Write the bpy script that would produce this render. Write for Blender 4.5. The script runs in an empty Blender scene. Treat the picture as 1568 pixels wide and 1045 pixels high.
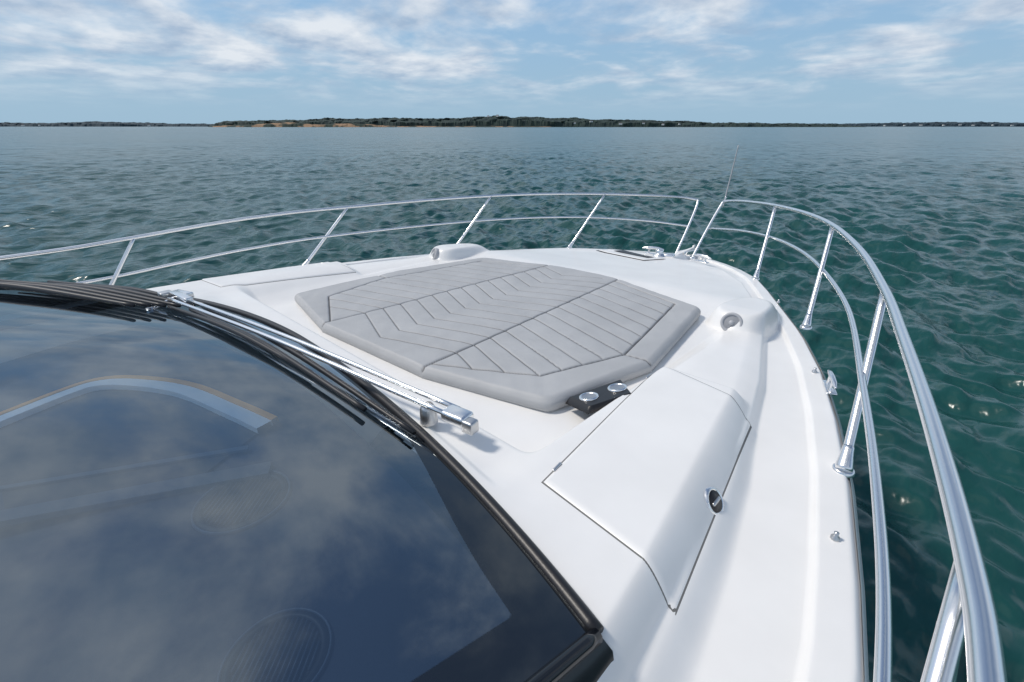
import bpy, math, numpy as np, random
from mathutils import Matrix, Vector
random.seed(4); rng=np.random.default_rng(7)
sc=bpy.context.scene
sc.view_settings.view_transform='Standard'; sc.view_settings.look='None'; sc.view_settings.exposure=0

# ---------------------------------------------------------------- helpers
def new_mat(name):
    m=bpy.data.materials.new(name); m.use_nodes=True
    return m,m.node_tree,m.node_tree.nodes['Principled BSDF']
def simple(name,col,rough=.5,metal=0.,bump=0.,bscale=200.,var=0.,coat=0.):
    m,t,b=new_mat(name)
    b.inputs['Base Color'].default_value=(*col,1); b.inputs['Roughness'].default_value=rough
    b.inputs['Metallic'].default_value=metal
    if coat: b.inputs['Coat Weight'].default_value=coat; b.inputs['Coat Roughness'].default_value=.08
    tc=t.nodes.new('ShaderNodeTexCoord')
    if var:
        n=t.nodes.new('ShaderNodeTexNoise'); n.inputs['Scale'].default_value=3.5; n.inputs['Detail'].default_value=6
        t.links.new(tc.outputs['Object'],n.inputs['Vector'])
        r=t.nodes.new('ShaderNodeMapRange'); r.inputs[1].default_value=.3; r.inputs[2].default_value=.7
        r.inputs[3].default_value=1-var; r.inputs[4].default_value=1+var*.4
        t.links.new(n.outputs[0],r.inputs[0])
        mx=t.nodes.new('ShaderNodeVectorMath'); mx.operation='SCALE'; mx.inputs[0].default_value=col
        t.links.new(r.outputs[0],mx.inputs['Scale']); t.links.new(mx.outputs[0],b.inputs['Base Color'])
    if bump:
        n=t.nodes.new('ShaderNodeTexNoise'); n.inputs['Scale'].default_value=bscale; n.inputs['Detail'].default_value=3
        t.links.new(tc.outputs['Object'],n.inputs['Vector'])
        bp=t.nodes.new('ShaderNodeBump'); bp.inputs['Strength'].default_value=bump; bp.inputs['Distance'].default_value=.002
        t.links.new(n.outputs[0],bp.inputs['Height']); t.links.new(bp.outputs[0],b.inputs['Normal'])
    return m
def mesh_np(name,V,F,mat,smooth=True):
    V=np.asarray(V,dtype=np.float32); F=np.asarray(F,dtype=np.int32)
    me=bpy.data.meshes.new(name); k=F.shape[1]
    me.vertices.add(len(V)); me.vertices.foreach_set('co',V.ravel())
    me.loops.add(F.size); me.loops.foreach_set('vertex_index',F.ravel())
    me.polygons.add(len(F)); me.polygons.foreach_set('loop_start',np.arange(0,F.size,k,dtype=np.int32))
    me.polygons.foreach_set('loop_total',np.full(len(F),k,dtype=np.int32))
    me.update(calc_edges=True); me.validate()
    me.polygons.foreach_set('use_smooth',np.full(len(me.polygons),smooth))
    for m in (mat if isinstance(mat,(list,tuple)) else [mat]): me.materials.append(m)
    o=bpy.data.objects.new(name,me); sc.collection.objects.link(o); return o
def grid_faces(nr,nc,wrap=False):
    r=np.arange(nr-1)[:,None]; c=np.arange(nc if wrap else nc-1)[None,:]
    a=r*nc+c; b=r*nc+(c+1)%nc
    return np.stack([a,b,b+nc,a+nc],-1).reshape(-1,4)
def catmull(P,n=12):
    P=[np.array(p,float) for p in P]
    if len(P)==2: return np.array([P[0]+(P[1]-P[0])*t for t in np.linspace(0,1,n)])
    Q=[2*P[0]-P[1]]+P+[2*P[-1]-P[-2]]; out=[]
    for i in range(1,len(Q)-2):
        p0,p1,p2,p3=Q[i-1:i+3]
        for t in np.linspace(0,1,n,endpoint=False):
            out.append(.5*((2*p1)+(-p0+p2)*t+(2*p0-5*p1+4*p2-p3)*t*t+(-p0+3*p1-3*p2+p3)*t**3))
    out.append(P[-1]); return np.array(out)
def tube_geo(path,rad,sides=18):
    path=np.asarray(path,float); n=len(path)
    rad=np.interp(np.linspace(0,1,n),np.linspace(0,1,len(rad)),rad) if isinstance(rad,(list,tuple)) else np.full(n,rad)
    T=np.gradient(path,axis=0); T/=np.linalg.norm(T,axis=1)[:,None]
    up=np.array([0,0,1.]) if abs(T[0][2])<.9 else np.array([1.,0,0])
    V=[]
    N=np.cross(T[0],up);N/=np.linalg.norm(N)
    for i in range(n):
        N=N-T[i]*N.dot(T[i]);N/=np.linalg.norm(N);B=np.cross(T[i],N)
        a=np.linspace(0,2*math.pi,sides,endpoint=False)
        V.append(path[i]+rad[i]*(np.cos(a)[:,None]*N+np.sin(a)[:,None]*B))
    V=np.concatenate(V); F=grid_faces(n,sides,True)
    V=np.vstack([V,path[0],path[-1]]); k=len(V)
    c=np.arange(sides)
    f0=np.stack([c,(c+1)%sides,np.full(sides,k-2)],-1)
    f1=np.stack([c+(n-1)*sides,(c+1)%sides+(n-1)*sides,np.full(sides,k-1)],-1)
    return V,F,(f0,f1)
def tube(name,pts,rad,mat,parent,sides=18,smooth_n=12,curve=True):
    path=catmull(pts,smooth_n) if curve else np.array(pts,float)
    V,F,caps=tube_geo(path,rad,sides)
    me=bpy.data.meshes.new(name)
    me.from_pydata(V.tolist(),[],F.tolist()+caps[0][:,::-1].tolist()+caps[1].tolist()); me.update()
    for p in me.polygons: p.use_smooth=True
    me.materials.append(mat); o=bpy.data.objects.new(name,me); sc.collection.objects.link(o)
    o.parent=parent; return o
import bmesh
def box(name,c,size,mat,parent,rot=(0,0,0),bev=.006,seg=3):
    bm=bmesh.new(); bmesh.ops.create_cube(bm,size=1)
    bmesh.ops.scale(bm,vec=size,verts=bm.verts)
    if bev: bmesh.ops.bevel(bm,geom=list(bm.edges),offset=min(bev,min(size)*.45),segments=seg,affect='EDGES',profile=.5)
    me=bpy.data.meshes.new(name); bm.to_mesh(me); bm.free()
    for p in me.polygons: p.use_smooth=True
    me.materials.append(mat); o=bpy.data.objects.new(name,me); sc.collection.objects.link(o)
    o.location=c; o.rotation_euler=rot; o.parent=parent; return o
def lathe(name,prof,c,mat,parent,rot=(0,0,0),sides=40):
    a=np.linspace(0,2*math.pi,sides,endpoint=False)
    V=np.concatenate([np.stack([r*np.cos(a),r*np.sin(a),np.full(sides,z)],-1) for r,z in prof])
    o=mesh_np(name,V,grid_faces(len(prof),sides,True),mat); o.location=c; o.rotation_euler=rot; o.parent=parent; return o
def sstep(x,a,b):
    t=np.clip((x-a)/(b-a),0,1); return t*t*(3-2*t)

# boat frame (boat lists 2 degrees to port)
HEEL=math.radians(2)
Ry=Matrix.Rotation(-HEEL,4,'Y'); Cb=Vector((2.4,0,3.15))
BM=Matrix.Translation(Cb-(Ry@Cb))@Ry
def top(name):
    e=bpy.data.objects.new(name,None); sc.collection.objects.link(e); e.matrix_world=BM; e.empty_display_size=.1; return e

# ---------------------------------------------------------------- materials
gel=simple('gelcoat_white',(.83,.825,.81),.34,var=.05,coat=.25)
gel2=simple('gelcoat_hull',(.78,.78,.78),.2,var=.02,coat=.5)
steel=simple('polished_stainless',(.88,.88,.88),.24,1.,bump=.05,bscale=60)
steel2=simple('brushed_stainless',(.6,.6,.6),.35,1.)
black=simple('black_rubber',(.012,.012,.014),.4,bump=.2)
blackg=simple('black_gloss_frame',(.008,.010,.014),.12)
gap=simple('gasket_gap',(.16,.16,.155),.8)
greyp=simple('speaker_grey',(.42,.43,.45),.5)
dashm=simple('dashboard_vinyl',(.022,.036,.064),.6,var=.2,bump=.3)
dashm2=simple('dashboard_recess',(.05,.042,.04),.6,var=.2)
dashm3=simple('dashboard_ledge',(.085,.10,.12),.5)
ivory=simple('ivory_band',(.88,.9,.9),.4)
amber=simple('amber_band',(1.,.40,.06),.4)

# ---------------------------------------------------------------- deck height field (boat coords: +Y bow, +X starboard)
def G(Y): return np.interp(Y,[-4,-1,0,.55,1.0,1.27,1.72,2.19,2.67,3.12,3.64,4.2,4.7,5.1,5.4,5.6,5.74,5.8],
                             [2.66,2.64,2.6,2.56,2.51,2.46,2.36,2.23,2.07,1.88,1.63,1.36,1.10,.84,.58,.36,.15,.02])
def ZG(Y): return np.interp(Y,[-4,1.0,1.8,3.3,4.6,5.6,5.8],[2.03,2.03,2.02,1.98,1.89,1.76,1.73])
def E(Y): return np.interp(Y,[-4,.3,.83,1.9,2.4,2.8,3.3,3.9,4.4,4.7,4.8,6],[2.16,2.09,2.03,1.86,1.74,1.64,1.44,1.12,.78,.4,.05,.0])
def Rr(Y): return np.interp(Y,[-4,.3,.63,1.07,1.49,2.26,3.05,3.6,4.2,4.7,4.9,5.0,6],[2.24,2.18,2.14,2.09,2.03,1.87,1.64,1.42,1.12,.74,.4,.05,.01])
Yb=lambda X: .80-.042*np.abs(X)**2-.0025*np.abs(X)**4-.075*np.maximum(-X,0)**1.6   # windscreen base line
def zdeck(X,Y):
    X=np.asarray(X,float);Y=np.asarray(Y,float);A=np.abs(X)
    g=G(Y);zg=ZG(Y);e=E(Y);r=Rr(Y);r=np.maximum(r,e+.01);d=r+.05+.06*sstep(Y,2.2,.6)
    zs=zg-.03
    ztop=np.interp(Y,[-4,.5,.9,1.5,2.3,3.2,4.0,4.7,5.2],[2.16,2.16,2.155,2.14,2.11,2.06,1.97,1.90,1.85])
    ztop=ztop-.05*sstep(Y,1.93,2.0)*sstep(Y,3.3,2.6)*sstep(A,1.42,1.5)
    # recess holding the sun pad
    wi=np.where(X>0,1.45,1.24);wo=np.where(X>0,1.54,1.75)
    m=sstep(A,wo,wi)*sstep(Y,.95,1.06)*sstep(Y,3.6,3.15)
    ztop=ztop-m*(ztop-2.02)*.95
    ztop=ztop+.04*sstep(Y,.85,.62)*sstep(A,2.0,1.2)
    # moulded lip running parallel to the windscreen
    ztop=ztop-.012*sstep(Y,Yb(X)+.065,Yb(X)+.085)*sstep(A,1.6,1.45)
    ztop=ztop-.008*(A/2)**2
    zr=zs+.055
    z=np.where(A<e,ztop,0)
    t=np.clip((A-e)/np.maximum(r-e,.005),0,1)
    side=ztop+(zr-ztop)*(t**1.5)
    z=np.where((A>=e)&(A<r),side,z)
    t2=sstep(A,r,d)
    z=np.where((A>=r),zr+(zs-zr)*t2,z)
    z=z+np.where(A>g-.13,.022*sstep(A,g-.125,g-.105),0)
    z=z-.02*sstep(A,g-.02,g)
    # speaker pods
    for s in (-1,1):
        dx=(X-s*1.51);dy=(Y-3.02)
        dy=np.where(dy>0,dy*.36,dy)
        q=(np.abs(dx/.16)**2.4+np.abs(dy/.17)**2.4)
        b=sstep(q,1.7,.45)
        z=np.maximum(z,z*(1-b)+b*(2.12-.25*np.maximum(dy,0)))
    return z
yacht=top('motor_yacht')
rows=np.concatenate([np.linspace(-4,.3,60,endpoint=False),np.linspace(.3,2.2,240,endpoint=False),np.linspace(2.2,5.8,280)])
s=np.linspace(-1,1,651)
Xg=s[None,:]*G(rows)[:,None];Yg=np.repeat(rows[:,None],len(s),1)
Zg=zdeck(Xg,Yg)
V=np.stack([Xg,Yg,Zg],-1).reshape(-1,3);F=grid_faces(len(rows),len(s))
cen=V[F].mean(1)
cut=(np.abs(cen[:,0])<1.93)&(cen[:,1]<Yb(cen[:,0])-.06)
deck=mesh_np('deck',V,F[~cut],gel);deck.parent=yacht
# hull sides
hr=np.concatenate([np.linspace(-4,1,20),np.linspace(1.1,5.8,80)])
for nm,sg in (('hull_port',-1),('hull_starboard',1)):
    prof=[(0,0),(.012,-.015),(.012,-.05),(-.005,-.06),(-.02,-.3),(-.12,-.8),(-.25,-1.3),(-.38,-1.9),(-.6,-2.5)]
    P=[]
    for dx,dz in prof:
        gg=G(hr); fl=(hr-1)/4.8; fl=np.clip(fl,0,1)
        x=np.maximum(gg+dx*(1+1.2*fl),0.0)*sg
        y=hr+np.where(hr>4,dz*.35*(hr-4)/1.8,0)
        P.append(np.stack([x,y,ZG(hr)-.02+dz],-1))
    P=np.array(P);o=mesh_np(nm,P.reshape(-1,3),grid_faces(len(prof),len(hr)),gel2);o.parent=yacht
for nm,sg in (('rub_rail_port',-1),('rub_rail_starboard',1)):
    yy=np.linspace(-3.9,5.75,60);tube(nm,[(sg*(G(y)+.006),y,ZG(y)-.06) for y in yy],.012,steel2,yacht,10,2)

# draped panel helper (lies a few mm above the deck surface)
def patch(name,c00,c10,c11,c01,off,mat,parent,n=50,m=70,skirt=.01,fn=zdeck):
    u=np.linspace(0,1,n)[:,None];v=np.linspace(0,1,m)[None,:]
    c=[np.array(q,float) for q in (c00,c10,c11,c01)]
    X=(1-u)*(1-v)*c[0][0]+u*(1-v)*c[1][0]+u*v*c[2][0]+(1-u)*v*c[3][0]
    Y=(1-u)*(1-v)*c[0][1]+u*(1-v)*c[1][1]+u*v*c[2][1]+(1-u)*v*c[3][1]
    ed=np.minimum(np.minimum(u,1-u)*n,np.minimum(v,1-v)*m)+0*X
    Z=fn(X,Y)+off-np.where(ed<.5,skirt,0)
    o=mesh_np(name,np.stack([X,Y,Z],-1).reshape(-1,3),grid_faces(n,m),mat);o.parent=parent;return o
for sg,nm in ((1,'starboard'),(-1,'port')):
    patch('locker_gap_'+nm,(sg*1.650,.873),(sg*2.140,.82),(sg*1.985,1.84),(sg*1.505,1.945),.002,gap,yacht,60,90,.002)
    patch('locker_lid_'+nm,(sg*1.654,.877),(sg*2.136,.824),(sg*1.981,1.836),(sg*1.509,1.941),.007,gel,yacht,60,90,.007)
    lc=(sg*2.055,1.25,zdeck(2.055,1.25)+.004)
    lathe('locker_latch_'+nm,[(.0,.006),(.030,.006),(.034,.007),(.038,.011),(.044,.010),(.046,-.01)],lc,steel,yacht,(0,sg*.95,0))
    lathe('locker_latch_core_'+nm,[(.0,.012),(.034,.010),(.035,0)],lc,black,yacht,(0,sg*.95,0))
    box('locker_latch_handle_'+nm,lc,(.012,.05,.034),steel2,yacht,(0,sg*.95,0),.005)

# ---------------------------------------------------------------- windscreen
def glassz(X,Y):
    yb=Yb(X); return 2.205-.042*(X/2)**2+.30*(yb-Y)-.02*(yb-Y)**2
nu,nv=200,140
U=np.linspace(-1,1,nu)[None,:];Vv=np.linspace(0,1,nv)[:,None]**1.6
XX=U*(2.055-.13*Vv);y0=Yb(XX);YY=y0+(-2.4-y0)*Vv
ZZ=glassz(XX,YY)
m,t,b=new_mat('tinted_glass')
for n in list(t.nodes): t.nodes.remove(n)
o_=t.nodes.new('ShaderNodeOutputMaterial');mx=t.nodes.new('ShaderNodeMixShader');tr=t.nodes.new('ShaderNodeBsdfTransparent');gl=t.nodes.new('ShaderNodeBsdfGlossy')
fr=t.nodes.new('ShaderNodeFresnel');fr.inputs[0].default_value=1.5
mr=t.nodes.new('ShaderNodeMapRange');mr.inputs[3].default_value=.18;mr.inputs[4].default_value=.72
t.links.new(fr.outputs[0],mr.inputs[0])
tr.inputs[0].default_value=(.56,.68,.80,1);gl.inputs[0].default_value=(.82,.92,1,1);gl.inputs['Roughness'].default_value=.006
fra=t.nodes.new('ShaderNodeAttribute');fra.attribute_name='frit'
frm=t.nodes.new('ShaderNodeMapRange');frm.inputs[1].default_value=-.0015;frm.inputs[2].default_value=.0015;t.links.new(fra.outputs['Fac'],frm.inputs[0])
dk=t.nodes.new('ShaderNodeBsdfDiffuse');dk.inputs[0].default_value=(.010,.012,.015,1)
m1=t.nodes.new('ShaderNodeMixShader');t.links.new(frm.outputs[0],m1.inputs[0]);t.links.new(tr.outputs[0],m1.inputs[1]);t.links.new(dk.outputs[0],m1.inputs[2])
# ceramic frit strip reflects less than the open glass
mfr=t.nodes.new('ShaderNodeMapRange');mfr.inputs[3].default_value=1.;mfr.inputs[4].default_value=.4;t.links.new(frm.outputs[0],mfr.inputs[0])
mm=t.nodes.new('ShaderNodeMath');mm.operation='MULTIPLY';t.links.new(mr.outputs[0],mm.inputs[0]);t.links.new(mfr.outputs[0],mm.inputs[1])
t.links.new(mm.outputs[0],mx.inputs[0]);t.links.new(m1.outputs[0],mx.inputs[1]);t.links.new(gl.outputs[0],mx.inputs[2]);t.links.new(mx.outputs[0],o_.inputs[0])
Vg=np.stack([XX,YY,ZZ],-1).reshape(-1,3)
w=mesh_np('windscreen',Vg,grid_faces(nv,nu)[:,::-1],[m]);w.parent=yacht
fa=np.abs(Vg[:,0]);fd=Yb(Vg[:,0])-Vg[:,1]
xe=(2.055-.13*(Vv+0*U)).ravel()
frit=np.maximum(.035+.115*sstep(fa,1.0,1.85)-fd,fa-(xe-.125)).astype(np.float32)
fat=w.data.attributes.new('frit','FLOAT','POINT');fat.data.foreach_set('value',frit)
bx=np.linspace(-2.06,2.06,80)
tube('windscreen_gasket',[(x,Yb(x)+.008,glassz(x,Yb(x))-.002) for x in bx],.019,black,yacht,12,2)
for sg,nm in ((1,'starboard'),(-1,'port')):
    vv=np.linspace(0,1,40);xs=sg*(2.062-.13*vv);ys=Yb(xs)+(-2.4-Yb(xs))*vv
    tube('pillar_trim_'+nm,[(x,y,glassz(x,y)) for x,y in zip(xs,ys)],.018,blackg,yacht,10,2)
    P=np.array([[(x,y+.01,glassz(x,y)) for x,y in zip(xs,ys)],[(x+sg*.035,y+.015,glassz(x,y)-.03) for x,y in zip(xs,ys)],[(sg*(2.135+.05*v_),y-.01,2.04) for v_,y in zip(vv,ys)]])
    o=mesh_np('side_window_'+nm,P.reshape(-1,3),grid_faces(3,40),blackg);o.parent=yacht
# interior
du=np.linspace(-1,1,60)[None,:];dv_=np.linspace(0,1,60)[:,None]
dx_=du*2.0+0*dv_;dy_=Yb(du*2.0)-.02+(-3.0-Yb(du*2.0))*dv_
dash=mesh_np('dashboard',np.stack([dx_,dy_,1.90-.06*sstep(dy_,.1,-.8)],-1).reshape(-1,3),grid_faces(60,60),dashm);dash.parent=yacht
ap=catmull([(-.80,-.48),(-.93,-.15),(-.93,0),(-.78,.15),(-.45,.33),(0,.45),(.26,.51)],10)
ap=np.c_[ap,np.full(len(ap),1.925)]
def band(name,path,w0,w1,z,mat):
    T=np.gradient(path[:,:2],axis=0);T/=np.linalg.norm(T,axis=1)[:,None];N=np.c_[-T[:,1],T[:,0]]
    P=np.array([np.c_[path[:,:2]+N*k,np.full(len(path),zz)] for k,zz in ((w0,z-.03),(w0,z),(w1,z),(w1,z-.03))])
    o=mesh_np(name,P.reshape(-1,3),grid_faces(4,len(path)),mat,False);o.parent=yacht
band('dash_arch',ap,-.075,.0,1.945,ivory);band('dash_arch_edge',ap,.001,.032,1.950,amber)  # white arched band with an amber edge, laid over the dash
well=[(-.78,-.46),(-.90,-.1),(-.76,.10),(-.42,.27),(.02,.39),(.26,.44),(.45,.10),(.1,-.4)]
def flat_poly(name,pts,z,h,mat):
    bm=bmesh.new();f=bm.faces.new([bm.verts.new((x,y,z)) for x,y in pts]);e=bmesh.ops.extrude_face_region(bm,geom=[f])
    bmesh.ops.translate(bm,vec=(0,0,h),verts=[v for v in e['geom'] if isinstance(v,bmesh.types.BMVert)])
    me=bpy.data.meshes.new(name);bm.to_mesh(me);bm.free();me.materials.append(mat);o=bpy.data.objects.new(name,me);sc.collection.objects.link(o);o.parent=yacht
flat_poly('instrument_well',well,1.90,.012,dashm2)
flat_poly('dash_ledge',[(.02,-.52),(.10,-.52),(.62,.36),(.55,.40)],1.90,.025,dashm3)
flat_poly('dash_ledge_inner',[(-.12,-.42),(-.09,-.42),(.38,.36),(.35,.37)],1.912,.012,dashm3)
ringm=simple('speaker_ring',(.09,.11,.14),.35);slatm=simple('speaker_slat',(.04,.052,.07),.4)
ringd=simple('speaker_ring_dark',(.004,.005,.007),.5)
for c,r in (((.68,.24),.165),((1.39,.10),.135)):
    lathe('dash_speaker_rim',[(r*.98,.0),(r*.99,.010),(r*1.03,.010),(r*1.04,.0)],(c[0],c[1],1.90),ringm,yacht)
    lathe('dash_speaker_ring',[(r*.80,.0),(r*.82,.010),(r*.9,.012),(r*.975,.006)],(c[0],c[1],1.90),ringd,yacht)
    lathe('dash_speaker_cone',[(.0,.003),(r*.8,.003)],(c[0],c[1],1.90),ringd,yacht)
    for k in np.linspace(-.75,.75,15):
        h=math.sqrt(.8**2-k*k)*r
        box('dash_speaker_slat',(c[0]+k*r*.7,c[1]+k*r*.7,1.908),(2*h,.005,.006),slatm,yacht,(0,0,-math.pi/4),0)

# ---------------------------------------------------------------- sun pad
pad=top('sun_lounge_pad')
OUT=[(-.46,1.12),(.57,1.18),(1.28,1.36),(1.42,2.02),(1.27,2.98),(.47,3.24),(-.27,3.24),(-.98,3.04),(-1.24,2.2),(-1.24,1.95),(-1.27,1.27)]
def densify(P,n):
    P=np.array(P+[P[0]],float);L=np.r_[0,np.cumsum(np.linalg.norm(np.diff(P,axis=0),axis=1))]
    t=np.linspace(0,L[-1],n,endpoint=False);return np.c_[np.interp(t,L,P[:,0]),np.interp(t,L,P[:,1])]
no=1000;ring=densify(OUT,no)
for _ in range(24): ring=(np.roll(ring,1,0)+ring*2+np.roll(ring,-1,0))/4
cen=np.array([.1,2.1]);ns=260
S=np.linspace(0.002,1,ns)
X=cen[0]+(ring[None,:,0]-cen[0])*S[:,None];Y=cen[1]+(ring[None,:,1]-cen[1])*S[:,None]
seams=[]
A=[(-.46,1.12),(-.27,3.24)];B=[(.57,1.18),(.53,2.1),(.47,3.24)]
seams+=[A,B,[(.57,1.24),(1.09,1.52),(1.27,2.0),(1.10,2.94),(.47,3.16)],[(1.27,2.0),(1.42,2.02)],
 [(-.46,1.18),(-.98,1.42),(-1.10,2.0),(-.88,2.93),(-.28,3.16)],[(-1.10,2.0),(-1.24,2.0)]]
def ax(y): return -.46+(y-1.12)/2.1*.19
def bx_(y): return .57-(y-1.18)/2.04*.10
fine=[]
def clip(x0,y0,x1,y1,poly):
    pts=[]
    for t_ in np.linspace(0,1,60):
        px,py=x0+(x1-x0)*t_,y0+(y1-y0)*t_
        inside=False;j=len(poly)-1
        for i in range(len(poly)):
            if (poly[i][1]>py)!=(poly[j][1]>py) and px<(poly[j][0]-poly[i][0])*(py-poly[i][1])/(poly[j][1]-poly[i][1])+poly[i][0]: inside=not inside
            j=i
        if inside: pts.append((px,py))
    return [pts[0],pts[-1]] if len(pts)>2 else None
for y in np.arange(1.42,3.35,.135):
    c=y-.17
    if y<3.14: fine.append([(ax(y),y),(.05,c),(bx_(y),y)])
    elif c<3.14: fine.append([(.05-.4*(3.14-c)/.17,3.14),(.05,c),(.05+.4*(3.14-c)/.17,3.14)])
    for q in (clip(bx_(y),y,1.35,y-.26,[(.50,1.1),(.57,1.24),(1.09,1.52),(1.27,2.0),(1.10,2.94),(.47,3.14),(.45,2)]),
              clip(ax(y),y,-1.25,y-.26,[(-.40,1.1),(-.46,1.18),(-.98,1.42),(-1.10,2.0),(-.88,2.93),(-.28,3.14),(-.26,2)])):
        if q: fine.append(q)
def dist(X,Y,lines):
    D=np.full(X.shape,9.)
    for L in lines:
        for (x0,y0),(x1,y1) in zip(L[:-1],L[1:]):
            dx,dy=x1-x0,y1-y0;t=np.clip(((X-x0)*dx+(Y-y0)*dy)/(dx*dx+dy*dy),0,1)
            D=np.minimum(D,np.hypot(X-x0-t*dx,Y-y0-t*dy))
    return D
Dm=dist(X,Y,seams);Df=dist(X,Y,fine)
edge=(1-S)[:,None]*1.2+0*X
ZT=2.074
Z=ZT+.006*(1-np.exp(-Dm/.04))-.010*np.exp(-(Dm/.006)**2)+.002*(1-np.exp(-Df/.03))-.005*np.exp(-(Df/.005)**2)
Z+=.003*np.sin(X*5+1)*np.cos(Y*4)+.0014*np.sin(X*23+3*np.sin(Y*9))*np.sin(Y*19+2*np.sin(X*11))
Z-=.018*np.clip(1-edge/.03,0,1)**2
ringZ=Z[-1]
Xs=[X];Ys=[Y];Zs=[Z]
N=np.roll(ring,-1,0)-np.roll(ring,1,0);N/=np.linalg.norm(N,axis=1)[:,None];N=np.c_[N[:,1],-N[:,0]]
for dx,dz in ((.005,-.006),(.008,-.014),(.009,-.026),(.007,-.038),(.002,-.048),(-.01,-.06)):
    Xs.append((ring[:,0]+N[:,0]*dx)[None]);Ys.append((ring[:,1]+N[:,1]*dx)[None]);Zs.append((ringZ+dz)[None])
X2=np.concatenate(Xs);Y2=np.concatenate(Ys);Z2=np.concatenate(Zs)
m,t,b=new_mat('marine_vinyl_grey');b.inputs['Roughness'].default_value=.55
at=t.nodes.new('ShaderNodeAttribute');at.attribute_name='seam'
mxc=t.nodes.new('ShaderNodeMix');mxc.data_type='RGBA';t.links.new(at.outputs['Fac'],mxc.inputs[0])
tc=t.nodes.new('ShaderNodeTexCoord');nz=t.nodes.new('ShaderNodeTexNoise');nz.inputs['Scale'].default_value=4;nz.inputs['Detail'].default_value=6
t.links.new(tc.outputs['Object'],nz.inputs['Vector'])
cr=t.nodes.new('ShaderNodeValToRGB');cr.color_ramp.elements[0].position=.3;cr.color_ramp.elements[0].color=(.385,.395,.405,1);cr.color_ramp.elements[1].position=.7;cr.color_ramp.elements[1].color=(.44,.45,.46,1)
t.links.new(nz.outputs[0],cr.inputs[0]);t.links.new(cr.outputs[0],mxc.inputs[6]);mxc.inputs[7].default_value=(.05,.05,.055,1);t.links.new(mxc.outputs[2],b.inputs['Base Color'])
v2=t.nodes.new('ShaderNodeTexVoronoi');v2.inputs['Scale'].default_value=350;t.links.new(tc.outputs['Object'],v2.inputs['Vector'])
n3=t.nodes.new('ShaderNodeTexNoise');n3.inputs['Scale'].default_value=14;t.links.new(tc.outputs['Object'],n3.inputs['Vector'])
ad=t.nodes.new('ShaderNodeMath');ad.operation='MULTIPLY_ADD';ad.inputs[1].default_value=5;t.links.new(n3.outputs[0],ad.inputs[0]);t.links.new(v2.outputs[0],ad.inputs[2])
bp=t.nodes.new('ShaderNodeBump');bp.inputs['Strength'].default_value=.4;bp.inputs['Distance'].default_value=.0015;t.links.new(ad.outputs[0],bp.inputs['Height']);t.links.new(bp.outputs[0],b.inputs['Normal'])
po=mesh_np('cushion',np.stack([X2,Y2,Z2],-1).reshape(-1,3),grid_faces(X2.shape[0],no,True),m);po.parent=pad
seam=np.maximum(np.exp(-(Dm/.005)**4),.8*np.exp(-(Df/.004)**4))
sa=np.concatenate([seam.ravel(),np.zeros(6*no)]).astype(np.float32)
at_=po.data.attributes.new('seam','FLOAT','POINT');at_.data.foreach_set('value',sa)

# ---------------------------------------------------------------- rails
rail=top('bow_railing')
topS=[(2.66,-2.5,2.57),(2.62,-1,2.57),(2.585,0,2.57),(2.56,.55,2.57),(2.535,.80,2.57),(2.46,1.23,2.57),(2.36,1.75,2.56),(2.24,2.33,2.55),(2.03,3.1,2.55),(1.74,3.91,2.54),(1.42,4.55,2.52),(1.0,5.21,2.48),(.62,5.68,2.44),(.32,6.0,2.40),(.16,6.10,2.37)]
midS=[(2.62,-2.5,2.30),(2.58,-1,2.30),(2.545,.2,2.30),(2.50,.80,2.30),(2.42,1.3,2.30),(2.29,1.94,2.29),(2.07,2.9,2.28),(1.77,3.73,2.27),(1.45,4.4,2.25),(1.06,5.0,2.21),(.60,5.55,2.14),(.2,5.83,2.08),(.12,5.84,2.07)]
for sg,nm in ((1,'starboard'),(-1,'port')):
    k=(lambda p:(p[0]*sg,p[1],p[2]-(.12*float(sstep(np.array(p[1]),2.2,-.2)) if sg<0 else 0)))
    stS=[((2.54,.0),(2.535,.80,2.57)) if sg>0 else ((2.52,.22),(2.56,.56,2.57)),((2.32,1.79),(2.24,2.33,2.55)),((1.83,3.34),(1.74,3.91,2.54)),((1.11,4.63),(1.0,5.21,2.48))]
    tube('top_rail_'+nm,[k(p) for p in topS],.0165,steel,rail,20,8)
    tube('mid_rail_'+nm,[k(p) for p in midS],.0125,steel,rail,16,8)
    for i,((x,y),tp) in enumerate(stS):
        z=ZG(y)-.005
        tube(f'stanchion_{nm}_{i}',[(sg*x,y,z),k(tp)],[.017,.0155,.015],steel,rail,16,10)
        d=np.array(k(tp))-np.array((sg*x,y,z));d/=np.linalg.norm(d)
        tube(f'stanchion_socket_{nm}_{i}',[np.array((sg*x,y,z))-d*.005,np.array((sg*x,y,z))+d*.09],[.030,.026,.021,.0185],steel,rail,18,8)
        lathe(f'stanchion_base_{nm}_{i}',[(0,.006),(.030,.006),(.035,.002),(.036,-.01)],(sg*x,y,z),steel,rail)
    if sg>0: tube('gate_brace_'+nm,[(2.535,.72,2.51),(2.56,.40,2.28),(2.57,.15,2.03)],.0145,steel,rail,16)
    tube('bow_post_'+nm,[(sg*.11,5.50,1.76),(sg*.12,5.76,2.02),(sg*.14,6.0,2.26),(sg*.16,6.10,2.37)],.0155,steel,rail,16)
    lathe('bow_post_base_'+nm,[(0,.012),(.028,.012),(.034,.0),(.034,-.02)],(sg*.11,5.50,1.765),steel,rail)
pole=top('bow_flag_staff')
tube('staff',[(.17,6.10,2.35),(.19,6.12,2.62),(.22,6.14,3.02)],[.010,.008,.006],greyp,pole,10)
tube('staff_socket',[(.165,6.10,2.31),(.18,6.11,2.43)],.013,steel,pole,12)

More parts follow.
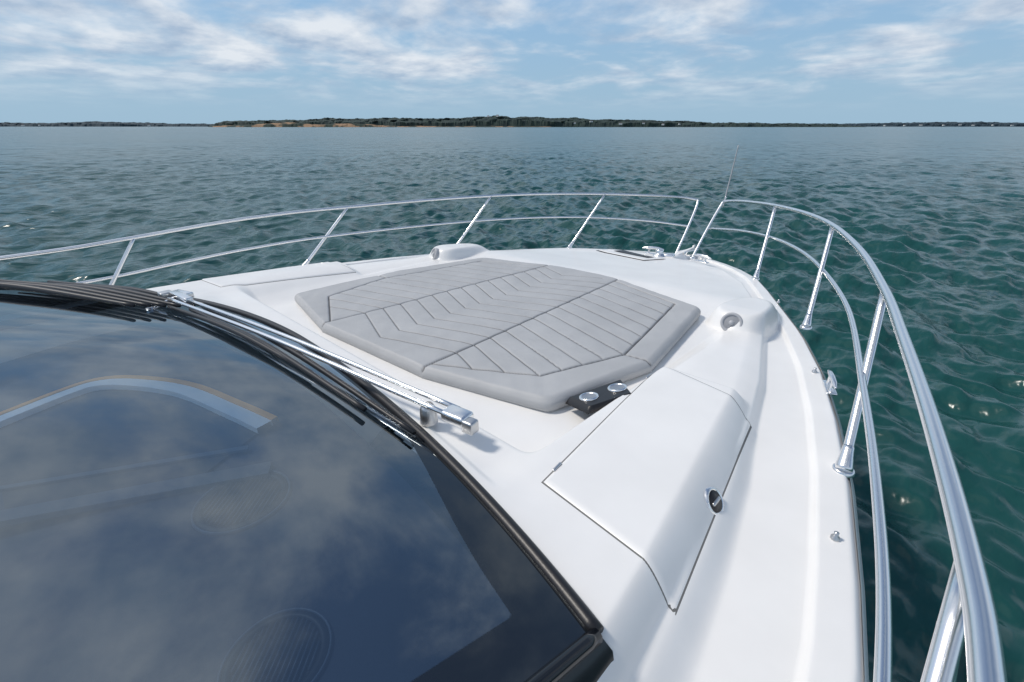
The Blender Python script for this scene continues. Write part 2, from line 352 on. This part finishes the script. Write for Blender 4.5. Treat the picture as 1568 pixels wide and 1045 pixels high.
# ---------------------------------------------------------------- fittings
def cleat(c,rot,s=1.,name='mooring_cleat'):
    e=top(name);cM=Matrix.Translation(c)@Matrix.Rotation(rot,4,'Z')
    def tr_(p): return tuple(cM@Vector([q*s for q in p]))
    tube('horns',[tr_((-.11,0,.052)),tr_((-.06,0,.06)),tr_((0,0,.062)),tr_((.06,0,.06)),tr_((.11,0,.052))],[.006*s,.013*s,.015*s,.013*s,.006*s],steel,e,14)
    for k in (-1,1):
        tube('leg',[tr_((k*.035,0,.06)),tr_((k*.042,0,.02)),tr_((k*.05,0,-.005))],[.011*s,.010*s,.016*s],steel,e,12)
    box('base_plate',tr_((0,0,.0)),(.16*s,.05*s,.012*s),steel,e,(0,0,rot),.005)
    return e
cleat((-.20,5.08,1.85),.25,1.15);cleat((.36,5.18,1.82),-.3,1.1)
cleat((2.135,2.50,1.985),math.radians(-70),.9)
wd=top('anchor_windlass')
lathe('drum',[(0,.09),(.03,.09),(.045,.08),(.035,.055),(.05,.035),(.075,.03),(.08,0)],(-.06,4.98,1.85),steel,wd)
box('gypsy_housing',(.04,5.02,1.87),(.12,.10,.05),steel,wd,(0,0,.2),.02)
tube('anchor_roller',[(0,5.2,1.82),(0,5.55,1.79),(0,5.85,1.74)],.02,steel,wd,12)
for k in (-1,1): box('roller_cheek',(k*.045,5.62,1.79),(.012,.42,.07),steel,wd,(-.1,0,0),.005)
loc=top('anchor_locker_hatch')
patch('locker_gap',(-.70,4.61),(.01,4.49),(.10,4.83),(-.55,5.08),.003,black,loc,30,30,.002)
patch('locker_door',(-.68,4.63),(-.002,4.51),(.085,4.815),(-.54,5.06),.014,gel,loc,30,30,.008)
patch('handle_slot',(-.52,4.72),(-.02,4.63),(.0,4.74),(-.47,4.86),.020,black,loc,20,10,.004)
spm=simple('speaker_mesh',(.30,.31,.33),.6,bump=1.,bscale=300)
for sg in (1,-1):
    sp=top('deck_speaker')
    rot=(math.radians(68),0,math.radians(14*sg))
    c=(sg*1.52,2.843,2.07)
    lathe('bezel',[(.045,.004),(.050,.012),(.060,.012),(.064,.004),(.065,-.04)],c,greyp,sp,rot)
    lathe('grille',[(0,.012),(.02,.011),(.046,.004)],c,spm,sp,rot)
    lathe('hub',[(0,.019),(.012,.018),(.016,.010)],c,greyp,sp,rot)
# cup holder
ch=top('cup_holder')
def hz(X,Y): return 2.085+(X-1.34)*.22
patch('tray',(1.315,1.43),(1.475,1.38),(1.57,1.58),(1.43,1.72),.0,black,ch,20,20,.03,hz)
cupb=simple('cup_bottom',(.40,.41,.43),.3,.8)
for c in ((1.410,1.475),(1.472,1.605)):
    z0=float(hz(c[0],0))
    lathe('cup_rim',[(.031,.001),(.034,.005),(.039,.007),(.043,.004),(.044,.0)],(c[0],c[1],z0+.001),steel,ch,(0,-.22,0))
    lathe('cup_well',[(0,.0015),(.024,.002),(.033,.0035)],(c[0],c[1],z0+.001),cupb,ch,(0,-.22,0))
st=top('fender_eye')
for (x,y) in ((2.37,1.40),(2.04,2.62),(1.52,3.86)):
    lathe('stud',[(0,.022),(.007,.020),(.006,.008),(.012,.004),(.013,-.006)],(x,y,ZG(y)-.003),steel2,st)
for x,y in ((1.52,1.80),(1.645,.96)):
    box('locker_hinge',(x,y,float(zdeck(x,y))+.008),(.010,.05,.008),steel2,yacht,(0,0,.13),.003)

# ---------------------------------------------------------------- wipers
wp=top('windshield_wiper')
def gp(x,y,h): return (x,y,float(glassz(np.array(x),np.array(y)))+h)
P0=np.array((1.24,.86,2.245));P1=np.array(gp(-.92,.46,.06))
for k,nm in ((-.026,'arm_rod'),(.026,'arm_rod_upper')):
    tube(nm,[P0+(0,k,.0),(P0+P1)/2+(0,k,.02),P1+(0,k,0)],.0105,steel,wp,12)
box('pivot_block',P0+(.02,0,-.01),(.11,.07,.045),steel,wp,(0,0,.15),.012)
box('pivot_cap',P0+(.09,.0,-.02),(.05,.045,.05),steel2,wp,(0,0,.15),.008)
lathe('pivot_boss',[(0,.03),(.02,.028),(.03,.01),(.035,-.05)],P0+(-.12,-.03,-.03),steel2,wp)
box('tip_bracket',P1+(.05,.03,.01),(.26,.045,.03),steel,wp,(0,0,.1),.006)
box('tip_bracket_end',P1+(-.10,-.02,.0),(.07,.07,.045),steel2,wp,(0,0,.1),.006)
tube('tip_link',[P1+(0,0,0),P1+(.10,-.14,-.02)],.010,steel,wp,10)
lathe('tip_boss',[(0,.03),(.018,.028),(.024,.0)],P1+(.10,-.14,-.03),steel2,wp)
for k,(a,bb) in enumerate((((-.75,.56),(1.22,.70)),((-.65,.48),(1.0,.64)),((-.75,.40),(.6,.62)))):
    tube('blade_%d'%k,[gp(*a,.03),gp((a[0]+bb[0])/2,(a[1]+bb[1])/2+.02,.035),gp(*bb,.03)],[.010,.014,.010],black,wp,8)
w2=top('windshield_wiper')
for k in range(6):
    tube('blade_%d'%k,[gp(-2.0,.10-.14*k,.045+.012*(k%2)),gp(-1.4,.34-.10*k,.05),gp(-.68,.57-.065*k,.045)],[.012,.021,.010],black,w2,8)
box('bracket',gp(-1.0,.52,.075),(.16,.05,.035),steel,w2,(0,0,.3),.006)

# ---------------------------------------------------------------- water
az0=math.radians(44)
ang=np.concatenate([np.linspace(-1.12,1.12,920),np.linspace(1.12,2*math.pi-1.12,90)[1:-1]])+math.pi/2+az0
r=[.3]
while r[-1]<11000:
    q=r[-1]; r.append(q+max(.05,q*(.007 if q<180 else .05)))
r=np.array(r)
X=2.4+r[:,None]*np.cos(ang)[None,:];Y=r[:,None]*np.sin(ang)[None,:]
sp_=np.maximum(np.gradient(r)[:,None],r[:,None]*.0025)+0*X
Z=np.zeros_like(X)
wd_=math.radians(235)
for i in range(84):
    L=.26*(4.5/.26)**(rng.random()**1.25)
    th=wd_+rng.normal(0,.75);k=2*math.pi/L;ph=rng.random()*6.28
    amp=.0092*L**.82*(1 if L<1.3 else (1.3/L)**1.3)
    fade=sstep(L/sp_,2.0,4.5)
    w_=np.sin(k*(X*math.cos(th)+Y*math.sin(th))+ph+1.1*np.sin(X*.7/L**.5+Y*.37+i)+.7*np.sin(Y*1.1/L**.5-X*.3+2*i))
    Z+=amp*fade*(w_+.3*(w_*w_-.5))
# gusts: patches of rougher and calmer water
Z*=1+.28*np.sin(X*.11+Y*.05+1)*np.sin(Y*.09-X*.03)
water=mesh_np('sea_water',np.stack([X,Y,Z],-1).reshape(-1,3),grid_faces(len(r),len(ang),True),[])
m,t,b=new_mat('sea_water');water.data.materials.append(m)
b.inputs['Roughness'].default_value=.2;b.inputs['IOR'].default_value=1.33
tc=t.nodes.new('ShaderNodeTexCoord')
nz=t.nodes.new('ShaderNodeTexNoise');nz.inputs['Scale'].default_value=.02;nz.inputs['Detail'].default_value=3;t.links.new(tc.outputs['Object'],nz.inputs['Vector'])
cr=t.nodes.new('ShaderNodeValToRGB');cr.color_ramp.elements[0].position=.35;cr.color_ramp.elements[0].color=(.010,.060,.054,1);cr.color_ramp.elements[1].position=.65;cr.color_ramp.elements[1].color=(.014,.078,.084,1)
t.links.new(nz.outputs[0],cr.inputs[0]);t.links.new(cr.outputs[0],b.inputs['Base Color'])
mp=t.nodes.new('ShaderNodeMapping');mp.inputs['Rotation'].default_value=(0,0,-.8);mp.inputs['Scale'].default_value=(1,.5,1);t.links.new(tc.outputs['Object'],mp.inputs[0])
prev=None
for scl,ds,stg in ((6.,.06,.75),(1.3,.3,.6),(.3,1.2,.5)):
    n=t.nodes.new('ShaderNodeTexNoise');n.inputs['Scale'].default_value=scl;n.inputs['Detail'].default_value=1.5
    t.links.new(mp.outputs[0],n.inputs['Vector'])
    bp=t.nodes.new('ShaderNodeBump');bp.inputs['Strength'].default_value=stg;bp.inputs['Distance'].default_value=ds
    t.links.new(n.outputs[0],bp.inputs['Height'])
    if prev: t.links.new(prev.outputs[0],bp.inputs['Normal'])
    prev=bp
t.links.new(prev.outputs[0],b.inputs['Normal'])

# ---------------------------------------------------------------- distant shore
def azdir(px):
    a=math.pi/2+az0-math.atan(px);return np.array([math.cos(a),math.sin(a)])
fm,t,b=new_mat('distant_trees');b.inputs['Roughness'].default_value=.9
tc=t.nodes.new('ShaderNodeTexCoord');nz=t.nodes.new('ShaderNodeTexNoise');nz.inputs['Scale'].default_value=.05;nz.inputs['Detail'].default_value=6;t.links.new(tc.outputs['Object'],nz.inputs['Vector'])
cr=t.nodes.new('ShaderNodeValToRGB');cr.color_ramp.elements[0].position=.38;cr.color_ramp.elements[0].color=(.013,.028,.028,1);cr.color_ramp.elements[1].position=.65;cr.color_ramp.elements[1].color=(.032,.056,.045,1)  # greens blended slightly blue to paint in distance haze
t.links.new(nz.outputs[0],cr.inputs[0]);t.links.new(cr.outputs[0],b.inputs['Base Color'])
fm2=simple('hazy_far_trees',(.035,.062,.08),.9,var=.3)  # blue distance haze mixed straight into the tree base colour
sand,t,b=new_mat('sandy_bluff');b.inputs['Roughness'].default_value=.9
tc=t.nodes.new('ShaderNodeTexCoord');nz=t.nodes.new('ShaderNodeTexNoise');nz.inputs['Scale'].default_value=.02;nz.inputs['Detail'].default_value=6;t.links.new(tc.outputs['Object'],nz.inputs['Vector'])
cr=t.nodes.new('ShaderNodeValToRGB');cr.color_ramp.elements[0].position=.46;cr.color_ramp.elements[0].color=(.022,.038,.028,1);cr.color_ramp.elements[1].position=.54;cr.color_ramp.elements[1].color=(.30,.19,.11,1)
t.links.new(nz.outputs[0],cr.inputs[0]);t.links.new(cr.outputs[0],b.inputs['Base Color'])
def fbm(x,seed,base):
    rg=np.random.default_rng(seed);o=0
    for k in range(6):
        f_=base*2**k;n=rg.random(int(x.max()*f_)+4);xi=x*f_;i=xi.astype(int);fr=xi-i;fr=fr*fr*(3-2*fr)
        o=o+(n[i]*(1-fr)+n[i+1]*fr-.5)*.62**k
    return o
def shore(name,t0,t1,dist,prof,mat,n,depth=60,rows=5,rough=1.,seed=0,hs=1.):
    tt=np.linspace(t0,t1,n);Hh=hs*np.interp(tt,[p[0] for p in prof],[p[1] for p in prof])
    Vs=[];D=[azdir(q) for q in tt];x=(tt-t0)*dist
    sl=np.sqrt(1+tt**2)
    Vs.append([(2.4+d[0]*dist*s_,d[1]*dist*s_,-.5) for d,s_ in zip(D,sl)])
    for k in range(rows):
        u=(k+1)/rows;h=Hh*(.45+.55*u)+rough*fbm(x,seed+k,.02)*5*np.minimum(1,Hh/4)
        dd=dist+depth*u+fbm(x,seed+50+k,.03)*depth*.3
        Vs.append([(2.4+d[0]*q*s_,d[1]*q*s_,max(z,-.3)) for d,s_,z,q in zip(D,sl,h,dd)])
    Vs.append([(2.4+d[0]*(dist+depth*2)*s_,d[1]*(dist+depth*2)*s_,-1) for d,s_ in zip(D,sl)])
    Vs=np.array(Vs);return mesh_np(name,Vs.reshape(-1,3),grid_faces(len(Vs),n),mat,False)
k=1/774.
q=lambda x:(x-784)*k
shore('distant_headland_trees',q(318),q(1330),1900,[(q(318),0),(q(330),8),(q(350),15),(q(420),18),(q(500),21),(q(600),21),(q(690),22),(q(730),26),(q(765),28),(q(800),25),(q(900),21),(q(1000),17),(q(1100),12),(q(1200),9),(q(1290),5),(q(1330),0)],fm,1500,rough=1.1,seed=1,hs=1.4)
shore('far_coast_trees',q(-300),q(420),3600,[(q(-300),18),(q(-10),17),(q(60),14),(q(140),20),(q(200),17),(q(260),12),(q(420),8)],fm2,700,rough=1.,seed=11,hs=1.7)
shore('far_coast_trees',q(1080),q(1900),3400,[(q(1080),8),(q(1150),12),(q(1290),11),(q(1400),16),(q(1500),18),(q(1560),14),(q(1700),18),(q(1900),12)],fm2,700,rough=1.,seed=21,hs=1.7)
shore('sandy_bluff',q(325),q(860),1860,[(q(325),3),(q(400),10),(q(440),16),(q(480),9),(q(545),14),(q(600),3),(q(700),3),(q(750),3),(q(860),1)],sand,500,30,3,.5,seed=31)
hw=simple('house_white',(.7,.7,.68),.7);hr_=simple('house_roof',(.12,.11,.11),.8)
hv=[(-6,-4,0),(6,-4,0),(6,4,0),(-6,4,0),(-6,-4,5),(6,-4,5),(6,4,5),(-6,4,5),(-6.5,0,8),(6.5,0,8)]
hf=[(0,1,5,4),(1,2,6,5),(2,3,7,6),(3,0,4,7),(4,5,9,8),(7,8,9,6),(4,8,7),(5,6,9)]
hme=bpy.data.meshes.new('waterfront_house');hme.from_pydata(hv,[],hf);hme.materials.append(hw);hme.materials.append(hr_)
hme.polygons[4].material_index=1;hme.polygons[5].material_index=1
for px,dist,z,s_ in ((762,1880,35,.8),(748,1880,34,.6),(880,1850,11,.7),(905,1850,16,.7),(950,1850,8,.8),(985,1850,10,.7),(1015,1850,6,.8),(1040,1850,8,.6),(35,3500,3,1.2),(60,3500,4,1.),(228,3500,2,1.3),(1385,3300,4,1.),(1410,3300,6,1.),(1445,3300,5,1.1),(1470,3300,8,1.),(1490,3300,5,1.),(1520,3300,6,1.),(1550,3300,4,1.),(1195,3300,3,1.),(1355,3300,3,1.)):
    o=bpy.data.objects.new('waterfront_house',hme);sc.collection.objects.link(o)
    d=azdir(q(px));sl=math.sqrt(1+q(px)**2);o.location=(2.4+d[0]*dist*sl,d[1]*dist*sl,z);o.scale=(s_*random.uniform(.8,1.4),s_,s_);o.rotation_euler=(0,0,az0+random.uniform(-.6,.6))

# ---------------------------------------------------------------- sky & sun
SUN_EL=math.radians(52); sunaz=Vector((-.75,-.45))
rot=math.atan2(sunaz.x,sunaz.y)
wld=bpy.data.worlds.new('World');sc.world=wld;wld.use_nodes=True
t=wld.node_tree;bg=t.nodes['Background'];bg.inputs['Strength'].default_value=.108
sky=t.nodes.new('ShaderNodeTexSky');sky.sky_type='NISHITA';sky.sun_disc=False;sky.sun_elevation=SUN_EL;sky.sun_rotation=rot
sky.air_density=1.;sky.dust_density=.5;sky.ozone_density=1.5
tc=t.nodes.new('ShaderNodeTexCoord');sx=t.nodes.new('ShaderNodeSeparateXYZ');t.links.new(tc.outputs['Generated'],sx.inputs[0])
def math_(op,a,b_=None):
    n=t.nodes.new('ShaderNodeMath');n.operation=op
    for i,v in enumerate((a,b_)):
        if v is None: continue
        if isinstance(v,(int,float)): n.inputs[i].default_value=v
        else: t.links.new(v,n.inputs[i])
    return n.outputs[0]
def mrange(v,a,b_,c,d,smooth=True):
    n=t.nodes.new('ShaderNodeMapRange');n.interpolation_type='SMOOTHSTEP' if smooth else 'LINEAR'
    for i,x in enumerate((a,b_,c,d)): n.inputs[i+1].default_value=x
    t.links.new(v,n.inputs[0]);return n.outputs[0]
def mixc(f,a,b_):
    n=t.nodes.new('ShaderNodeMix');n.data_type='RGBA'
    for s_,v in ((n.inputs[0],f),(n.inputs[6],a),(n.inputs[7],b_)):
        if isinstance(v,tuple): s_.default_value=v
        elif isinstance(v,(int,float)): s_.default_value=v
        else: t.links.new(v,s_)
    return n.outputs[2]
zc=math_('MAXIMUM',sx.outputs[2],0.)
den=math_('DIVIDE',math_('ADD',zc,.09),math_('ADD',math_('MULTIPLY',zc,1.6),1.))
px_=math_('DIVIDE',sx.outputs[0],den);py_=math_('DIVIDE',sx.outputs[1],den)
cb=t.nodes.new('ShaderNodeCombineXYZ');t.links.new(px_,cb.inputs[0]);t.links.new(py_,cb.inputs[1])
def noise(scale,detail,rough=.55,dist_=0.):
    n=t.nodes.new('ShaderNodeTexNoise');n.inputs['Scale'].default_value=scale;n.inputs['Detail'].default_value=detail;n.inputs['Roughness'].default_value=rough;n.inputs['Distortion'].default_value=dist_
    t.links.new(cb.outputs[0],n.inputs['Vector']);return n.outputs[0]
sm=math_('ADD',math_('MULTIPLY',noise(.9,7,.56,.25),.66),math_('MULTIPLY',noise(.3,2),.34))
sm=math_('SUBTRACT',sm,mrange(sx.outputs[2],.3,.8,0.,.045))
fac=math_('MULTIPLY',mrange(sm,.41,.57,0,.92),mrange(sx.outputs[2],.015,.11,.0,1.))
veil=mixc(mrange(sx.outputs[2],0.,.30,0.,1.),(3.1,4.7,6.1,1),(2.5,4.5,7.1,1))
base=mixc(mrange(sx.outputs[2],0.,.60,.97,.05),sky.outputs[0],veil)
cr=t.nodes.new('ShaderNodeValToRGB');cr.color_ramp.elements[0].position=.34;cr.color_ramp.elements[0].color=(.38,.49,.64,1);cr.color_ramp.elements[1].position=.64;cr.color_ramp.elements[1].color=(.80,.84,.89,1)
t.links.new(noise(1.9,5),cr.inputs[0])
sc10=t.nodes.new('ShaderNodeVectorMath');sc10.operation='SCALE';sc10.inputs['Scale'].default_value=9.3;t.links.new(cr.outputs[0],sc10.inputs[0])
t.links.new(mixc(fac,base,sc10.outputs[0]),bg.inputs[0])
sl=bpy.data.lights.new('sun','SUN');sl.energy=2.6;sl.angle=math.radians(9);sl.color=(1,.93,.84)
so=bpy.data.objects.new('sun',sl);sc.collection.objects.link(so)
dv=Vector((sunaz.normalized().x*math.cos(SUN_EL),sunaz.normalized().y*math.cos(SUN_EL),math.sin(SUN_EL)))
so.rotation_euler=dv.to_track_quat('Z','Y').to_euler();so.location=(0,0,30)

# ---------------------------------------------------------------- camera
cam=bpy.data.cameras.new('camera');co=bpy.data.objects.new('camera',cam);sc.collection.objects.link(co)
cam.sensor_width=36;cam.lens=36*700/1568;cam.clip_start=.05;cam.clip_end=20000
co.location=(2.4,0,3.15);co.rotation_euler=(math.pi/2-math.atan(329/700),0,az0)
sc.camera=co
